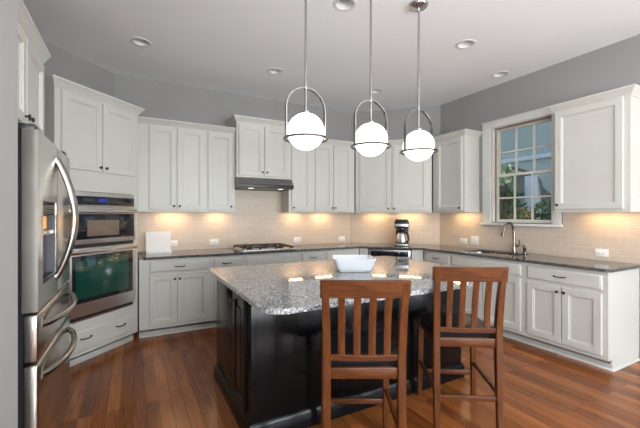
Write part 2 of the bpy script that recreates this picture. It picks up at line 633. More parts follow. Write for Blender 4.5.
b.box(x0, x0 + 0.012, 0.0, 0.139, z0, z1).box(x1 - 0.012, x1, 0.0, 0.139, z0, z1)
b.box(x0, x1, 0.0, 0.139, z1 - 0.012, z1).box(x0, x1, 0.0, 0.139, z0 - 0.008, z0 + 0.006)
b.build('jamb', M['vinyl'], win)
b = MB()
b.box(x0 + 0.012, x0 + 0.03, 0.045, 0.06, z0, z1 - 0.012).box(x1 - 0.03, x1 - 0.012, 0.045, 0.06, z0, z1 - 0.012)
b.box(x0 + 0.012, x1 - 0.012, 0.03, 0.06, z1 - 0.026, z1 - 0.012)
b.build('weather_strip', M['jamb'], win)
def sash(y0, za, zb, xa, xb):
    f = MB()
    w = 0.034
    f.box(xa, xa + w, y0, y0 + 0.03, za, zb).box(xb - w, xb, y0, y0 + 0.03, za, zb)
    f.box(xa + w, xb - w, y0, y0 + 0.03, za, za + w).box(xa + w, xb - w, y0, y0 + 0.03, zb - w, zb)
    for k in (1, 2):
        xm = xa + w + (xb - xa - 2 * w) * k / 3
        f.box(xm - 0.010, xm + 0.010, y0 + 0.004, y0 + 0.026, za + w, zb - w)
    zm = (za + zb) / 2
    f.box(xa + w, xb - w, y0 + 0.005, y0 + 0.025, zm - 0.010, zm + 0.010)
    so = f.build('sash', M['vinyl'], win)
    MB().box(xa + w, xb - w, y0 + 0.013, y0 + 0.017, za + w, zb - w).build('pane', M['glass'], so)
sash(0.062, z0 + 0.006, 1.925, x0 + 0.014, x1 - 0.014)
sash(0.096, 1.895, z1 - 0.014, x0 + 0.014, x1 - 0.014)

# ------------------------------------------------------------------ outside the sink window
struct(MB().box(4.5, 14, -2, 16, -0.35, -0.25).build('ground', M['soil']))
pw = thing('neighbouring_porch', 'pale blue porch with an arched opening seen through the sink window', 'porch', (8.6, 5.4, -0.25))
MB().box(0.9, 1.0, -3.2, 4.5, 0, 4.6).build('wall_panel', M['porch'], pw)
b = MB()
arch = [(-3.2, 2.5)] + [(-1.35 + 1.55 * math.cos(R(180 - 9 * k)), 2.05 + 0.85 * math.sin(R(180 - 9 * k))) for k in range(21)]
arch = [(-3.2, 2.05), (-3.2, 4.6), (4.5, 4.6), (4.5, 2.55), (2.4, 2.55)] + [(0.85 + 1.5 * math.cos(R(5 * k)), 2.3 + 0.65 * math.sin(R(5 * k))) for k in range(0, 37)] + [(-0.9, 2.05)]
b.loft([[(0.0, y, z) for y, z in arch], [(0.14, y, z) for y, z in arch]])
b.build('arch_beam', M['olive'], pw)
MB().box(-0.05, 0.0, -3.2, 4.5, 2.98, 3.08, 0.004).build('fascia', M['porchtrim'], pw)
MB().box(-0.5, 1.0, -3.2, 4.5, 4.6, 4.72).build('roof', M['porch'], pw)
MB().box(-0.02, 0.16, -0.52, -0.22, 0, 2.6, 0.01).build('column', M['porchtrim'], pw)
MB().box(-0.02, 0.16, 2.4, 2.58, 0, 2.6, 0.01).build('column', M['porchtrim'], pw)
b = MB()
b.box(0.02, 0.08, -3.2, 4.5, 0.95, 1.02)
b.build('railing', M['porchtrim'], pw)

def shrub(name, label, loc, rx, ry, rz, n, leafm, size, stems=5, h0=0.15):
    t = thing(name, label, 'shrub', loc, 0)
    b = MB()
    rnd = random.Random(hash(label) % 1000 if False else len(label))
    for k in range(n):
        while True:
            p = Vector((rnd.uniform(-1, 1), rnd.uniform(-1, 1), rnd.uniform(-1, 1)))
            if 0.25 < p.length < 1:
                break
        c = Vector((p.x * rx, p.y * ry, h0 + rz + p.z * rz))
        a = Vector((rnd.uniform(-1, 1), rnd.uniform(-1, 1), rnd.uniform(-0.4, 1))).normalized()
        s = a.cross(Vector((rnd.uniform(-1, 1), rnd.uniform(-1, 1), rnd.uniform(-1, 1)))).normalized()
        L = size * rnd.uniform(0.7, 1.3)
        nrm = a.cross(s)
        v = [b.bm.verts.new(q) for q in (c, c + a * L * 0.4 + s * L * 0.27 + nrm * L * 0.08, c + a * L, c + a * L * 0.4 - s * L * 0.27 + nrm * L * 0.08)]
        b.bm.faces.new((v[0], v[1], v[2]))
        b.bm.faces.new((v[0], v[2], v[3]))
    b.build('foliage', leafm, t)
    b = MB()
    for k in range(stems):
        a = 2 * math.pi * k / stems
        b.tube(spline([(0.03 * math.cos(a), 0.03 * math.sin(a), 0), (0.3 * rx * math.cos(a), 0.3 * ry * math.sin(a), h0 + rz * 0.6),
                       (0.6 * rx * math.cos(a), 0.6 * ry * math.sin(a), h0 + rz * 1.3)], 5), 0.012, 6)
    b.build('stem', M['bark'], t)
    return t

M['ochre'] = mat('leaf_ochre', (0.50, 0.30, 0.08), 0.6, noise=0.4, nscale=6)
shrub('garden_shrub', 'tall dark green shrub on the corner side of the sink window view', (6.2, 4.18, -0.25), 0.30, 0.36, 0.72, 900, M['leaf'], 0.11, 5, 0.75)
shrub('garden_shrub', 'sprig of bright pale leaves at the window meeting rail', (5.55, 3.72, -0.25), 0.20, 0.24, 0.17, 130, M['leafpale'], 0.10, 4, 2.12)
shrub('garden_shrub', 'low green shrub before the pale porch column', (6.0, 3.32, -0.25), 0.36, 0.34, 0.55, 800, M['leaf'], 0.09, 5, 0.75)
shrub('garden_shrub', 'small ochre bush low between the green shrubs outside', (7.0, 4.36, -0.25), 0.32, 0.36, 0.35, 380, M['ochre'], 0.09, 5, 1.1)
shrub('garden_shrub', 'large dark bush farthest from the window by the porch', (8.0, 5.55, -0.25), 0.45, 0.75, 1.1, 900, M['leaf'], 0.16, 6, 0.3)

# ------------------------------------------------------------------ cabinets
def knob(parent, x, y, z, m=None):
    b = MB()
    b.lathe([(0.0, -y - 0.001), (0.007, -y), (0.0055, -y + 0.012), (0.013, -y + 0.016), (0.0145, -y + 0.021), (0.011, -y + 0.026), (0.0, -y + 0.027)], (x, z), 16, 'y')
    b.build('knob', m or M['bronze'], parent)

def pull(parent, x, y, z, w=0.10):
    b = MB()
    b.tube(spline([(x - w / 2, y + 0.001, z + 0.002), (x - w / 2, y - 0.014, z), (x - w * 0.25, y - 0.026, z - 0.003), (x, y - 0.03, z - 0.004),
                   (x + w * 0.25, y - 0.026, z - 0.003), (x + w / 2, y - 0.014, z), (x + w / 2, y + 0.001, z + 0.002)], 5), 0.0055, 8)
    b.build('pull', M['bronze'], parent)

def door(parent, x0, x1, z0, z1, yf, kn=None, m=None, km=None, st=0.058, nm='door'):
    t = 0.02
    prof = [(0, yf), (0, yf - t + 0.003), (0.003, yf - t), (st, yf - t), (st + 0.003, yf - t + 0.007), (st + 0.011, yf - t + 0.008),
            (st + 0.015, yf - t + 0.015)]
    d = MB().frontpanel(x0, x1, z0, z1, prof).build(nm, m or M['cab'], parent)
    if kn:
        knob(d, kn[0], yf - t, kn[1], km)
    return d

def drawer(parent, x0, x1, z0, z1, yf, pulls=(), nm='drawer'):
    t = 0.02
    prof = [(0, yf), (0, yf - 0.011), (0.006, yf - 0.016), (0.012, yf - 0.017), (0.016, yf - t), (0.05, yf - t)]
    d = MB().frontpanel(x0, x1, z0, z1, prof).build(nm, M['cab'], parent)
    for px, pz in pulls:
        pull(d, px, yf - t, pz)
    return d

CROWN = [(0, 0), (0.008, 0), (0.010, 0.012), (0.018, 0.020), (0.034, 0.048), (0.045, 0.060), (0.050, 0.064), (0.050, 0.080), (0, 0.080)]
def crown(parent, x0, x1, d, z, left=False, right=False, prof=CROWN, dback=0.001, nm='crown_molding'):
    path = []
    if left:
        path.append((x0, -dback, (-1, 0)))
        path.append((x0, -d, (-1, -1)))
    else:
        path.append((x0, -d, (0, -1)))
    if right:
        path.append((x1, -d, (1, -1)))
        path.append((x1, -dback, (1, 0)))
    else:
        path.append((x1, -d, (0, -1)))
    rings = [[(x + n[0] * p, y + n[1] * p, z + q) for p, q in prof] for x, y, n in path]
    return MB().loft(rings).build(nm, M['cab'], parent)

def upper(label, wall, s0, s1, doors, z0=1.42, z1=2.47, depth=0.305, left=False, right=False, group=None, top=None):
    sc = (s0 + s1) / 2
    t = wthing('wall_cabinet', label, 'cabinet', wall, sc, z0, group=group)
    w = (s1 - s0) / 2
    h = (top or z1 + 0.07) - z0
    b = MB()
    b.box(-w, w, -depth, -0.001, 0.03, h - 0.005)
    b.box(-w, -w + 0.018, -depth, -0.001, 0, 0.03).box(w - 0.018, w, -depth, -0.001, 0, 0.03)
    b.box(-w + 0.018, w - 0.018, -depth, -depth + 0.02, 0, 0.03)
    b.build('body', M['cab'], t)
    for (a, c, za, zb, kx, kz) in doors:
        door(t, a - sc, c - sc, za - z0, zb - z0, -depth, (kx - sc, kz - z0))
    crown(t, -w, w, depth, h - 0.08, left, right)
    return t

ZD0, ZD1 = 1.448, 2.455
upper('white two-door wall cabinet between the oven tower and the single-door cabinet', 'A', 0.045, 0.822,
      [(0.166, 0.468, ZD0, ZD1, 0.440, 1.492), (0.478, 0.806, ZD0, ZD1, 0.506, 1.492)])
upper('narrow single-door white wall cabinet touching the range hood on its oven side', 'A', 0.822, 1.196,
      [(0.846, 1.168, ZD0, ZD1, 1.140, 1.495)])
upper('short raised two-door white cabinet above the range hood', 'A', 1.197, 1.977,
      [(1.225, 1.566, 1.912, 2.585, 1.545, 1.962), (1.582, 1.935, 1.912, 2.585, 1.610, 1.962)], z0=1.885, z1=2.61, depth=0.39, left=True, right=True, top=2.69)
upper('narrow single-door white wall cabinet between the range hood and a two-door cabinet', 'A', 1.978, 2.372,
      [(2.018, 2.335, ZD0, ZD1, 2.045, 1.492)])
upper('two-door white wall cabinet at the corner behind the middle pendant', 'A', 2.372, 3.118,
      [(2.404, 2.712, ZD0, ZD1, 2.690, 1.490), (2.722, 3.048, ZD0, ZD1, 2.748, 1.490)])
upper('two-door white wall cabinet on the angled wall above the coffee maker', 'B', 0.139, 1.302,
      [(0.205, 0.692, ZD0, ZD1, 0.660, 1.484), (0.718, 1.244, ZD0, ZD1, 0.748, 1.484)])
upper('single-door white wall cabinet on the corner side of the sink window', 'C', 0.142, 0.701,
      [(0.216, 0.668, ZD0, ZD1, 0.640, 1.482)], right=True)
upper('wide single-door white wall cabinet covering one edge of the window casing', 'C', 1.846, 2.486,
      [(1.856, 2.437, ZD0 - 0.005, ZD1 + 0.015, 1.885, 1.488)], z0=1.412, left=True, right=True, top=2.548)

# cabinet above the refrigerator
sc = 2.50
t = wthing('wall_cabinet', 'white two-door cabinet high above the stainless refrigerator', 'cabinet', 'L', sc, 1.945)
MB().box(-0.46, 0.45, -0.654, -0.001, -0.135, 0.50).build('body', M['cab'], t)
door(t, -0.445, -0.012, -0.058, 0.44, -0.654, (-0.044, -0.015))
door(t, 0.000, 0.432, -0.058, 0.44, -0.654, (0.032, -0.015))
crown(t, -0.46, 0.45, 0.654, 0.45)

def base(label, wall, s0, s1, doors=(), drawers=(), hollow=False, endright=False, depth=0.61, toe=True):
    sc = (s0 + s1) / 2
    t = wthing('base_cabinet', label, 'cabinet', wall, sc, 0)
    w = (s1 - s0) / 2
    b = MB()
    top = 0.8835
    if hollow:
        b.box(-w, -w + 0.018, -depth, -0.001, 0.10, top).box(w - 0.018, w, -depth, -0.001, 0.10, top)
        b.box(-w + 0.018, w - 0.018, -depth, -depth + 0.02, 0.10, top)
        b.box(-w + 0.018, w - 0.018, -depth + 0.02, -0.02, 0.10, 0.12)
        b.box(-w + 0.018, w - 0.018, -0.02, -0.001, 0.10, top)
    else:
        b.box(-w, w, -depth, -0.001, 0.10, top)
    b.build('body', M['cab'], t)
    MB().box(-w, w, -depth + 0.075, -0.001, 0.0005, 0.058).box(-w, w - (0.02 if endright else 0), -depth + 0.19, -0.001, 0.058, 0.10).build('toe_kick', M['cab'], t)
    if endright:
        MB().box(w - 0.018, w, -depth + 0.075, -0.001, 0.058, 0.10).build('end_skirt', M['cab'], t)
    b = MB()
    prof = [(0, 0), (0.016, 0), (0.015, 0.008), (0.009, 0.016), (0, 0.02)]
    e = 1 if endright else 0
    path = [(-w, -depth + 0.075, (0, -1)), (w, -depth + 0.075, (e, -1))]
    if endright:
        path.append((w, -0.03, (1, 0)))
    b.loft([[(x + n[0] * p, y + n[1] * p, q + 0.0005) for p, q in prof] for x, y, n in path])
    b.build('shoe_molding', M['cab'], t)
    for (a, c, za, zb, kx, kz) in doors:
        door(t, a - sc, c - sc, za, zb, -depth, (kx - sc, kz) if kx is not None else None)
    for (a, c, za, zb, px) in drawers:
        drawer(t, a - sc, c - sc, za, zb, -depth, [(px - sc, (za + zb) / 2)] if px is not None else [], 'drawer' if px is not None else 'false_front')
    return t

D0, D1, P0, P1 = 0.735, 0.852, 0.14, 0.705
base('white base cabinet with two doors and one wide drawer beside the oven tower', 'A', 0.056, 0.833,
     [(0.160, 0.442, P0, P1, 0.420, 0.650), (0.450, 0.798, P0, P1, 0.475, 0.650)], [(0.160, 0.798, D0, D1, 0.476)])
base('narrow white base cabinet with one small drawer by the cooktop, partly behind the island', 'A', 0.833, 1.230,
     [(0.868, 1.205, P0, P1, 0.893, 0.650)], [(0.868, 1.205, D0, D1, 1.012)])
base('white base cabinet with a plain false front under the cooktop', 'A', 1.230, 2.005,
     [(1.258, 1.607, P0, P1, 1.58, 0.65), (1.617, 1.972, P0, P1, 1.645, 0.65)], [(1.258, 1.972, D0, D1, None)])
base('narrow white drawer cabinet on the corner side of the cooktop', 'A', 2.005, 2.398,
     [(2.043, 2.373, P0, P1, 2.07, 0.65)], [(2.043, 2.373, D0, D1, 2.205)])
base('white corner base cabinet with a plain handleless front beside the dishwasher', 'A', 2.398, 2.995,
     [(2.427, 2.935, P0, P1, None, 0)], [(2.427, 2.935, D0, D1, None)])
base('white drawer cabinet between the dishwasher corner and the sink cabinet', 'C', 0.256, 0.735,
     [(0.30, 0.713, P0, P1, 0.685, 0.65)], [(0.30, 0.713, D0, D1, 0.50)])
base('white sink base cabinet with a long false front under the window', 'C', 0.735, 1.706,
     [(0.758, 1.208, P0, P1, 1.18, 0.65), (1.218, 1.668, P0, P1, 1.246, 0.65)], [(0.758, 1.668, D0, D1, None)], hollow=True)
base('white end base cabinet with two doors, one wide drawer and a finished side panel', 'C', 1.706, 2.441,
     [(1.742, 2.067, P0, P1 - 0.02, 2.040, 0.638), (2.076, 2.398, P0, P1 - 0.02, 2.103, 0.638)], [(1.742, 2.398, D0 - 0.015, D1, 2.060)], endright=True)

# filler strips either side of the dishwasher
for (a, c, lab) in ((0.262, 0.386, 'white filler strip between the dishwasher and the cooktop run'), (1.018, 1.176, 'white filler strip between the dishwasher and the sink run')):
    t = wthing('filler_strip', lab, 'filler strip', 'B', (a + c) / 2)
    w = (c - a) / 2
    MB().box(-w, w, -0.608, -0.585, 0.10, 0.8835).build('front_board', M['cab'], t)
    MB().box(-w, w, -0.535, -0.515, 0.0005, 0.10).build('toe_kick', M['cab'], t)
    MB().box(-w + 0.01, w - 0.01, -0.585, -0.52, 0.099, 0.115).build('support', M['cab'], t)

# dishwasher
t = wthing('dishwasher', 'stainless dishwasher with a dark control strip under the coffee maker', 'dishwasher', 'B', 0.702)
MB().box(-0.306, 0.306, -0.575, -0.03, 0.02, 0.872).build('tub', M['dark'], t)
dd = MB().box(-0.308, 0.308, -0.625, -0.577, 0.11, 0.745, 0.006).build('door', M['steel_h'], t)
b = MB().box(-0.30, 0.30, -0.632, -0.577, 0.752, 0.868, 0.006)
cp = b.build('control_panel', M['steel_h'], t)
MB().box(-0.27, 0.27, -0.6345, -0.631, 0.775, 0.856, 0.001).build('control_strip', M['blackglass'], cp)
MB().tube([(-0.24, -0.66, 0.70), (0.24, -0.66, 0.70)], 0.011, 10).tube([(-0.22, -0.62, 0.70), (-0.22, -0.66, 0.70)], 0.008, 8).tube([(0.22, -0.62, 0.70), (0.22, -0.66, 0.70)], 0.008, 8).build('handle', M['steel'], dd)
MB().box(-0.29, 0.29, -0.54, -0.52, 0.0005, 0.108).build('toe_panel', M['dark'], t)

# ------------------------------------------------------------------ oven tower
sc = -0.705
t = wthing('oven_cabinet', 'tall white angled cabinet tower built around the double wall oven', 'cabinet', 'O', sc)
w = 0.450
b = MB()
b.box(-w, -0.372, -0.60, -0.001, 0.10, 2.50).box(0.372, w, -0.60, -0.001, 0.10, 2.50)
b.box(-0.372, 0.372, -0.60, -0.001, 0.10, 0.405).box(-0.372, 0.372, -0.60, -0.001, 1.605, 2.50)
b.box(-0.372, 0.372, -0.02, -0.001, 0.405, 1.605)
b.build('body', M['cab'], t)
b = MB()
b.box(-w, w, -0.535, -0.001, 0.0005, 0.058).box(-w, w, -0.42, -0.001, 0.058, 0.10)
b.build('toe_kick', M['cab'], t)
b = MB().box(-w, w - 0.012, -0.612, -0.60, 0.098, 0.118, 0.003).box(-w - 0.0, w - 0.01, -0.553, -0.535, 0.0005, 0.06, 0.004)
b.build('base_molding', M['cab'], t)
door(t, -0.398, -0.006, 1.80, 2.475, -0.60, (-0.032, 1.842))
door(t, 0.006, 0.400, 1.80, 2.475, -0.60, (0.032, 1.842))
drawer(t, -0.39, 0.405, 0.132, 0.318, -0.60, [(-0.178, 0.245), (0.205, 0.245)])
crown(t, -w, w, 0.60, 2.485, True, True)

t = wthing('double_wall_oven', 'stainless built-in microwave and wall oven in the angled tower', 'oven', 'O', sc, 0.41)
MB().box(-0.36, 0.36, -0.60, -0.04, 0.005, 1.185).build('chassis', M['dark'], t)
yo = -0.602
b = MB()
b.box(-0.385, 0.385, yo - 0.006, yo, 0.0, 1.19, 0.002)
b.build('trim_frame', M['steel_h'], t)
cp = MB().box(-0.382, 0.382, yo - 0.026, yo - 0.006, 1.055, 1.175, 0.004).build('control_panel', M['steel_h'], t)
MB().box(-0.368, 0.368, yo - 0.0285, yo - 0.025, 1.068, 1.150, 0.001).build('touch_panel', M['blackglass'], cp)
MB().box(-0.06, 0.035, yo - 0.030, yo - 0.028, 1.095, 1.132, 0.0005).build('display', M['led'], cp)
# microwave door
md = MB().box(-0.382, 0.382, yo - 0.035, yo - 0.006, 0.705, 1.042, 0.005).build('microwave_door', M['steel_h'], t)
MB().box(-0.352, 0.362, yo - 0.0375, yo - 0.034, 0.748, 0.985, 0.002).build('window_glass', M['blackglass'], md)
MB().box(0.262, 0.350, yo - 0.039, yo - 0.037, 0.77, 0.94, 0.001).build('keypad', M['dark'], md)
MB().box(-0.375, 0.375, yo - 0.072, yo - 0.054, 0.993, 1.031, 0.007, 3).box(-0.34, -0.32, yo - 0.066, yo - 0.034, 1.002, 1.022).box(0.32, 0.34, yo - 0.066, yo - 0.034, 1.002, 1.022).build('handle', M['steel'], md)
MB().box(-0.18, 0.17, yo - 0.0385, yo - 0.037, 0.775, 0.925, 0.001).build('inner_screen', M['screen'], md)
# oven door
od = MB().box(-0.382, 0.382, yo - 0.035, yo - 0.006, 0.045, 0.665, 0.005).build('oven_door', M['steel_h'], t)
MB().box(-0.325, 0.345, yo - 0.0375, yo - 0.034, 0.165, 0.600, 0.002).build('window_glass', M['blackglass'], od)
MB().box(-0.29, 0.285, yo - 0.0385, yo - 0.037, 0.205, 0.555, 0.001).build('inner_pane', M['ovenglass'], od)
MB().box(-0.375, 0.375, yo - 0.072, yo - 0.054, 0.616, 0.654, 0.007, 3).box(-0.34, -0.32, yo - 0.066, yo - 0.034, 0.625, 0.645).box(0.32, 0.34, yo - 0.066, yo - 0.034, 0.625, 0.645).build('handle', M['steel'], od)
MB().box(-0.375, 0.375, yo - 0.012, yo - 0.005, 0.668, 0.702).build('vent', M['dark'], t)
MB().box(-0.375, 0.375, yo - 0.010, yo - 0.005, 0.012, 0.042).build('bottom_vent', M['dark'], t)

# ------------------------------------------------------------------ worktops
ov = 0.648
sbv = SB - ov * S2
xa_, yb_ = sbv - (YA - ov), sbv - (XC - ov)
xe = XC - ov
outer = [(0.093, YA - 0.001), (0.093, YA - ov), (xa_, YA - ov), (xe, yb_)]
ye = 1.442
for k in range(7):
    a = R(180 + 15 * k)
    outer.append((xe + 0.05 + 0.05 * math.cos(a), ye + 0.05 + 0.05 * math.sin(a)))
outer += [(XC - 0.001, ye), (XC - 0.001, 3.9125), (3.2507, YA - 0.001)]
SK = (3.765, 4.135, 2.43, 3.11)
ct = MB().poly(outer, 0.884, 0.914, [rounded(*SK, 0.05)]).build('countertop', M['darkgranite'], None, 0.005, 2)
tag(ct, 'long dark grey granite worktop running around the walls', 'countertop')
isl = [(2.10, 1.612), (2.555, 2.06), (2.60, 2.75), (2.60, 3.08), (2.55, 3.155), (0.66, 3.16), (0.60, 3.14), (0.572, 3.08)]
for k in range(7):
    a = R(180 + 15 * k)
    isl.append((0.572 + 0.12 + 0.12 * math.cos(a), 1.612 + 0.12 + 0.12 * math.sin(a)))
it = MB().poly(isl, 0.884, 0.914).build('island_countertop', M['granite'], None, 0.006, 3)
tag(it, 'speckled grey granite top overhanging the black island', 'countertop')

# ------------------------------------------------------------------ island
t = thing('kitchen_island', 'near-black kitchen island in the middle of the hardwood floor', 'island', (0.625, 2.04, 0))
IW, ID = 1.852, 0.98
MB().box(0, IW, 0, ID, 0.0005, 0.8835, 0.004).build('body', M['black'], t)
prof = [(0, 0), (0.018, 0), (0.018, 0.085), (0.013, 0.095), (0.011, 0.105), (0.004, 0.115), (0, 0.115)]
ring = [(0, 0, (-1, -1)), (IW, 0, (1, -1)), (IW, ID, (1, 1)), (0, ID, (-1, 1)), (0, 0, (-1, -1))]
b = MB().loft([[(x + n[0] * p, y + n[1] * p, q + 0.0005) for p, q in prof] for x, y, n in ring], False, False)
bmesh.ops.remove_doubles(b.bm, verts=b.bm.verts, dist=1e-5)
b.build('base_molding', M['black'], t)
# doors on the end that faces the oven: a local frame turned so that -y looks towards -x
def island_door(y0, y1, kn):
    d = MB().frontpanel(-y1, -y0, 0.15, 0.862, [(0, 0.0), (0, -0.017), (0.003, -0.02), (0.05, -0.02), (0.056, -0.012), (0.066, -0.008), (0.08, -0.008), (0.09, -0.016), (0.10, -0.016)]).build('door', M['black'], t)
    d.rotation_euler = (0, 0, R(-90))
    if kn:
        knob(d, -kn, -0.02, 0.80, M['nickel'])
island_door(0.085, 0.362, 0.325)
MB().box(-0.004, 0, 0.38, 0.96, 0.13, 0.87, 0.001).build('end_panel', M['black'], t)
# knee-space panels on the seating side
b = MB()
for k in range(3):
    b.box(0.03 + k * 0.605, 0.03 + k * 0.605 + 0.58, -0.004, 0, 0.13, 0.87, 0.001)
b.build('back_panel', M['black'], t)

# ------------------------------------------------------------------ refrigerator
t = wthing('refrigerator', 'stainless french-door refrigerator with two bottom drawers and ice dispenser', 'refrigerator', 'L', 2.435)
fw = 0.45
dF = XL * -1 - 0.38          # front plane distance from the wall = 0.82
MB().box(-fw + 0.006, fw - 0.006, -(dF - 0.075), -0.03, 0.03, 1.745, 0.004).build('cabinet_body', M['greyplastic'], t)
MB().box(-fw + 0.012, fw - 0.012, -(dF - 0.058), -(dF - 0.076), 0.09, 1.76).build('gasket', M['dark'], t)
yf = -dF
yb = -(dF - 0.058)
def bowed(x0, x1, z0, z1, hole=None):
    b = MB()
    if hole:
        hx0, hx1, hz0, hz1 = hole
        b.box(x0, x1, yf, yb, z0, hz0).box(x0, x1, yf, yb, hz1, z1)
        b.box(x0, hx0, yf, yb, hz0, hz1).box(hx1, x1, yf, yb, hz0, hz1)
        b.box(hx0, hx1, yb - 0.006, yb, hz0, hz1)
    else:
        b.box(x0, x1, yf, yb, z0, z1, 0.012, 3)
    return b
dl = bowed(-fw, -0.005, 0.945, 1.772, (-0.352, -0.035, 1.055, 1.452)).build('door', M['steel'], t)
dr = bowed(0.005, fw, 0.945, 1.772).build('door', M['steel'], t)
for dd, x in ((dl, -0.03), (dr, 0.03)):
    b = MB()
    pts = [(x, yf + 0.006 - 0.088 * math.sin(math.pi * k / 30) ** 0.85, 1.705 - 0.675 * k / 30) for k in range(31)]
    b.tube(pts, 0.0155, 12)
    b.build('handle', M['handle'], dd)
# dispenser in the near door
dp = MB().box(-0.350, -0.037, yf + 0.002, yf + 0.012, 1.385, 1.450).build('dispenser', M['blackglass'], dl)
b = MB().box(-0.350, -0.037, yb - 0.016, yb - 0.0065, 1.057, 1.385)
b.box(-0.350, -0.344, yf + 0.003, yb - 0.016, 1.057, 1.385).box(-0.043, -0.037, yf + 0.003, yb - 0.016, 1.057, 1.385)
b.build('dispenser_recess', M['greyplastic'], dl)
MB().box(-0.335, -0.10, yb - 0.028, yb - 0.017, 1.312, 1.378, 0.003).build('dispenser_reflection', M['amber'], dl)  # glowing plate stands in for a reflection
MB().box(-0.344, -0.043, yf + 0.006, yb - 0.017, 1.283, 1.306, 0.003).build('dispenser_shelf', M['steel'], dl)
MB().box(-0.344, -0.043, yf + 0.002, yb - 0.017, 1.057, 1.072, 0.003).build('drip_tray', M['dark'], dl)
for (za, zb, hz) in ((0.718, 0.933, 0.868), (0.095, 0.704, 0.628)):
    dd = bowed(-fw, fw, za, zb).build('drawer', M['steel'], t)
    b = MB()
    pts = [(-0.375 + 0.75 * k / 30, yf + 0.006 - 0.076 * math.sin(math.pi * k / 30) ** 0.6, hz) for k in range(31)]
    b.tube(pts, 0.0165, 12)
    b.build('handle', M['handle'], dd)
MB().box(-fw + 0.02, fw - 0.02, -(dF - 0.05), -(dF - 0.12), 0.0005, 0.088).build('base_grille', M['dark'], t)
MB().box(-fw + 0.02, -fw + 0.11, -(dF - 0.015), -(dF - 0.16), 1.7725, 1.80, 0.004).box(fw - 0.11, fw - 0.02, -(dF - 0.015), -(dF - 0.16), 1.7725, 1.80, 0.004).build('hinge_cover', M['dark'], t)

# ------------------------------------------------------------------ range hood and cooktop
t = wthing('range_hood', 'slim stainless range hood under the raised cabinet', 'range hood', 'A', 1.585, 1.742)
w = 0.385
MB().prism([(-0.01, 0.0), (-0.01, 0.1425), (-0.415, 0.1425), (-0.495, 0.062), (-0.50, 0.05), (-0.50, 0.010), (-0.488, 0.0)], -w, w).build('shell', M['hoodsteel'], t)
MB().box(-w, w, -0.504, -0.4995, 0.010, 0.052, 0.001).build('control_strip', M['dark'], t)
for x in (-0.21, 0.21):
    MB().box(x - 0.035, x + 0.035, -0.47, -0.42, -0.004, 0.002, 0.001).build('lamp', mat('hood_lamp', (1, 0.95, 0.85), 0.3, emit=(1, 0.9, 0.7), estr=2.5, noise=0.01), t)
MB().box(-w + 0.004, w - 0.004, -0.484, -0.012, -0.003, 0.001).build('filter', M['greyplastic'], t)

t = wthing('cooktop', 'gas cooktop with black grates set in the worktop below the hood', 'cooktop', 'A', 1.60, 0.9145, 0.34)
MB().box(-0.375, 0.375, -0.25, 0.25, 0, 0.014, 0.006).build('steel_tray', M['steel_h'], t)
for gx in (-0.25, -0.02, 0.19):
    gw = 0.11
    b = MB()
    for x in (-gw, gw):
        b.box(gx + x - 0.006, gx + x + 0.006, -0.225, 0.225, 0.038, 0.052, 0.002)
    for y in (-0.22, 0.0, 0.22):
        b.box(gx - gw, gx + gw, y - 0.006, y + 0.006, 0.038, 0.052, 0.002)
    b.box(gx - 0.006, gx + 0.006, -0.22, 0.22, 0.040, 0.054, 0.002)
    for x in (-gw, gw):
        for y in (-0.218, 0.218):
            b.box(gx + x - 0.007, gx + x + 0.007, y - 0.007, y + 0.007, 0.0142, 0.04)
    b.build('grate', M['iron'], t)
    for y in ((-0.11, 0.11) if gx != -0.02 else (0.0,)):
        MB().lathe([(0.0, 0.013), (0.05, 0.0142), (0.048, 0.02), (0.032, 0.022), (0.032, 0.032), (0.026, 0.036), (0.0, 0.036)], (gx, y), 20).build('burner', M['iron'], t)
for k in range(5):
    MB().lathe([(0.0, 0.013), (0.021, 0.0142), (0.019, 0.036), (0.015, 0.040), (0.0, 0.041)], (0.34, -0.19 + k * 0.085), 16).build('control_knob', M['dark'], t)

# ------------------------------------------------------------------ sink and faucet
t = thing('sink', 'stainless undermount sink set in the worktop under the window', 'sink', (3.95, 2.77, 0.884))
hx, hy = (SK[1] - SK[0]) / 2 + 0.012, (SK[3] - SK[2]) / 2 + 0.012
def rr(ix, z, r=0.055):
    return [(x, y, z) for x, y in rounded(-hx + ix, hx - ix, -hy + ix, hy - ix, r)]
b = MB().loft([rr(-0.012, -0.0015), rr(0.002, -0.0015), rr(0.004, -0.02), rr(0.012, -0.17), rr(0.04, -0.19), rr(0.04, -0.195), rr(0.006, -0.185), rr(-0.002, -0.02), rr(-0.012, -0.004)], False, False)
b.bm.faces.new([v for v in b.bm.verts if False] or [b.bm.verts.new(p) for p in rr(0.04, -0.191)])
b.build('basin', M['steel'], t)
MB().lathe([(0.0, -0.189), (0.045, -0.189), (0.042, -0.186), (0.02, -0.187), (0.0, -0.188)], (0, 0), 20).build('drain', M['chrome'], t)

fx, fy = 4.195, 2.665
t = thing('faucet', 'brushed nickel pull-down kitchen faucet behind the sink', 'faucet', (fx, fy, 0.9145), R(0))
b = MB().lathe([(0.0, 0), (0.032, 0), (0.032, 0.006), (0.024, 0.012), (0.022, 0.10), (0.02, 0.11), (0.0, 0.11)], (0, 0), 20)
b.build('base', M['nickel'], t)
sp = spline([(0, 0, 0.10), (0, 0, 0.20), (-0.004, 0.002, 0.29), (-0.035, 0.008, 0.352), (-0.085, 0.018, 0.365), (-0.13, 0.028, 0.335), (-0.15, 0.033, 0.285)], 7)
MB().tube(sp, 0.0155, 12).build('spout', M['nickel'], t)
MB().tube([(-0.148, 0.032, 0.295), (-0.155, 0.034, 0.27), (-0.162, 0.036, 0.235), (-0.168, 0.037, 0.205), (-0.169, 0.037, 0.20)], [0.0165, 0.019, 0.023, 0.027, 0.022], 14).build('spray_head', M['nickel'], t)
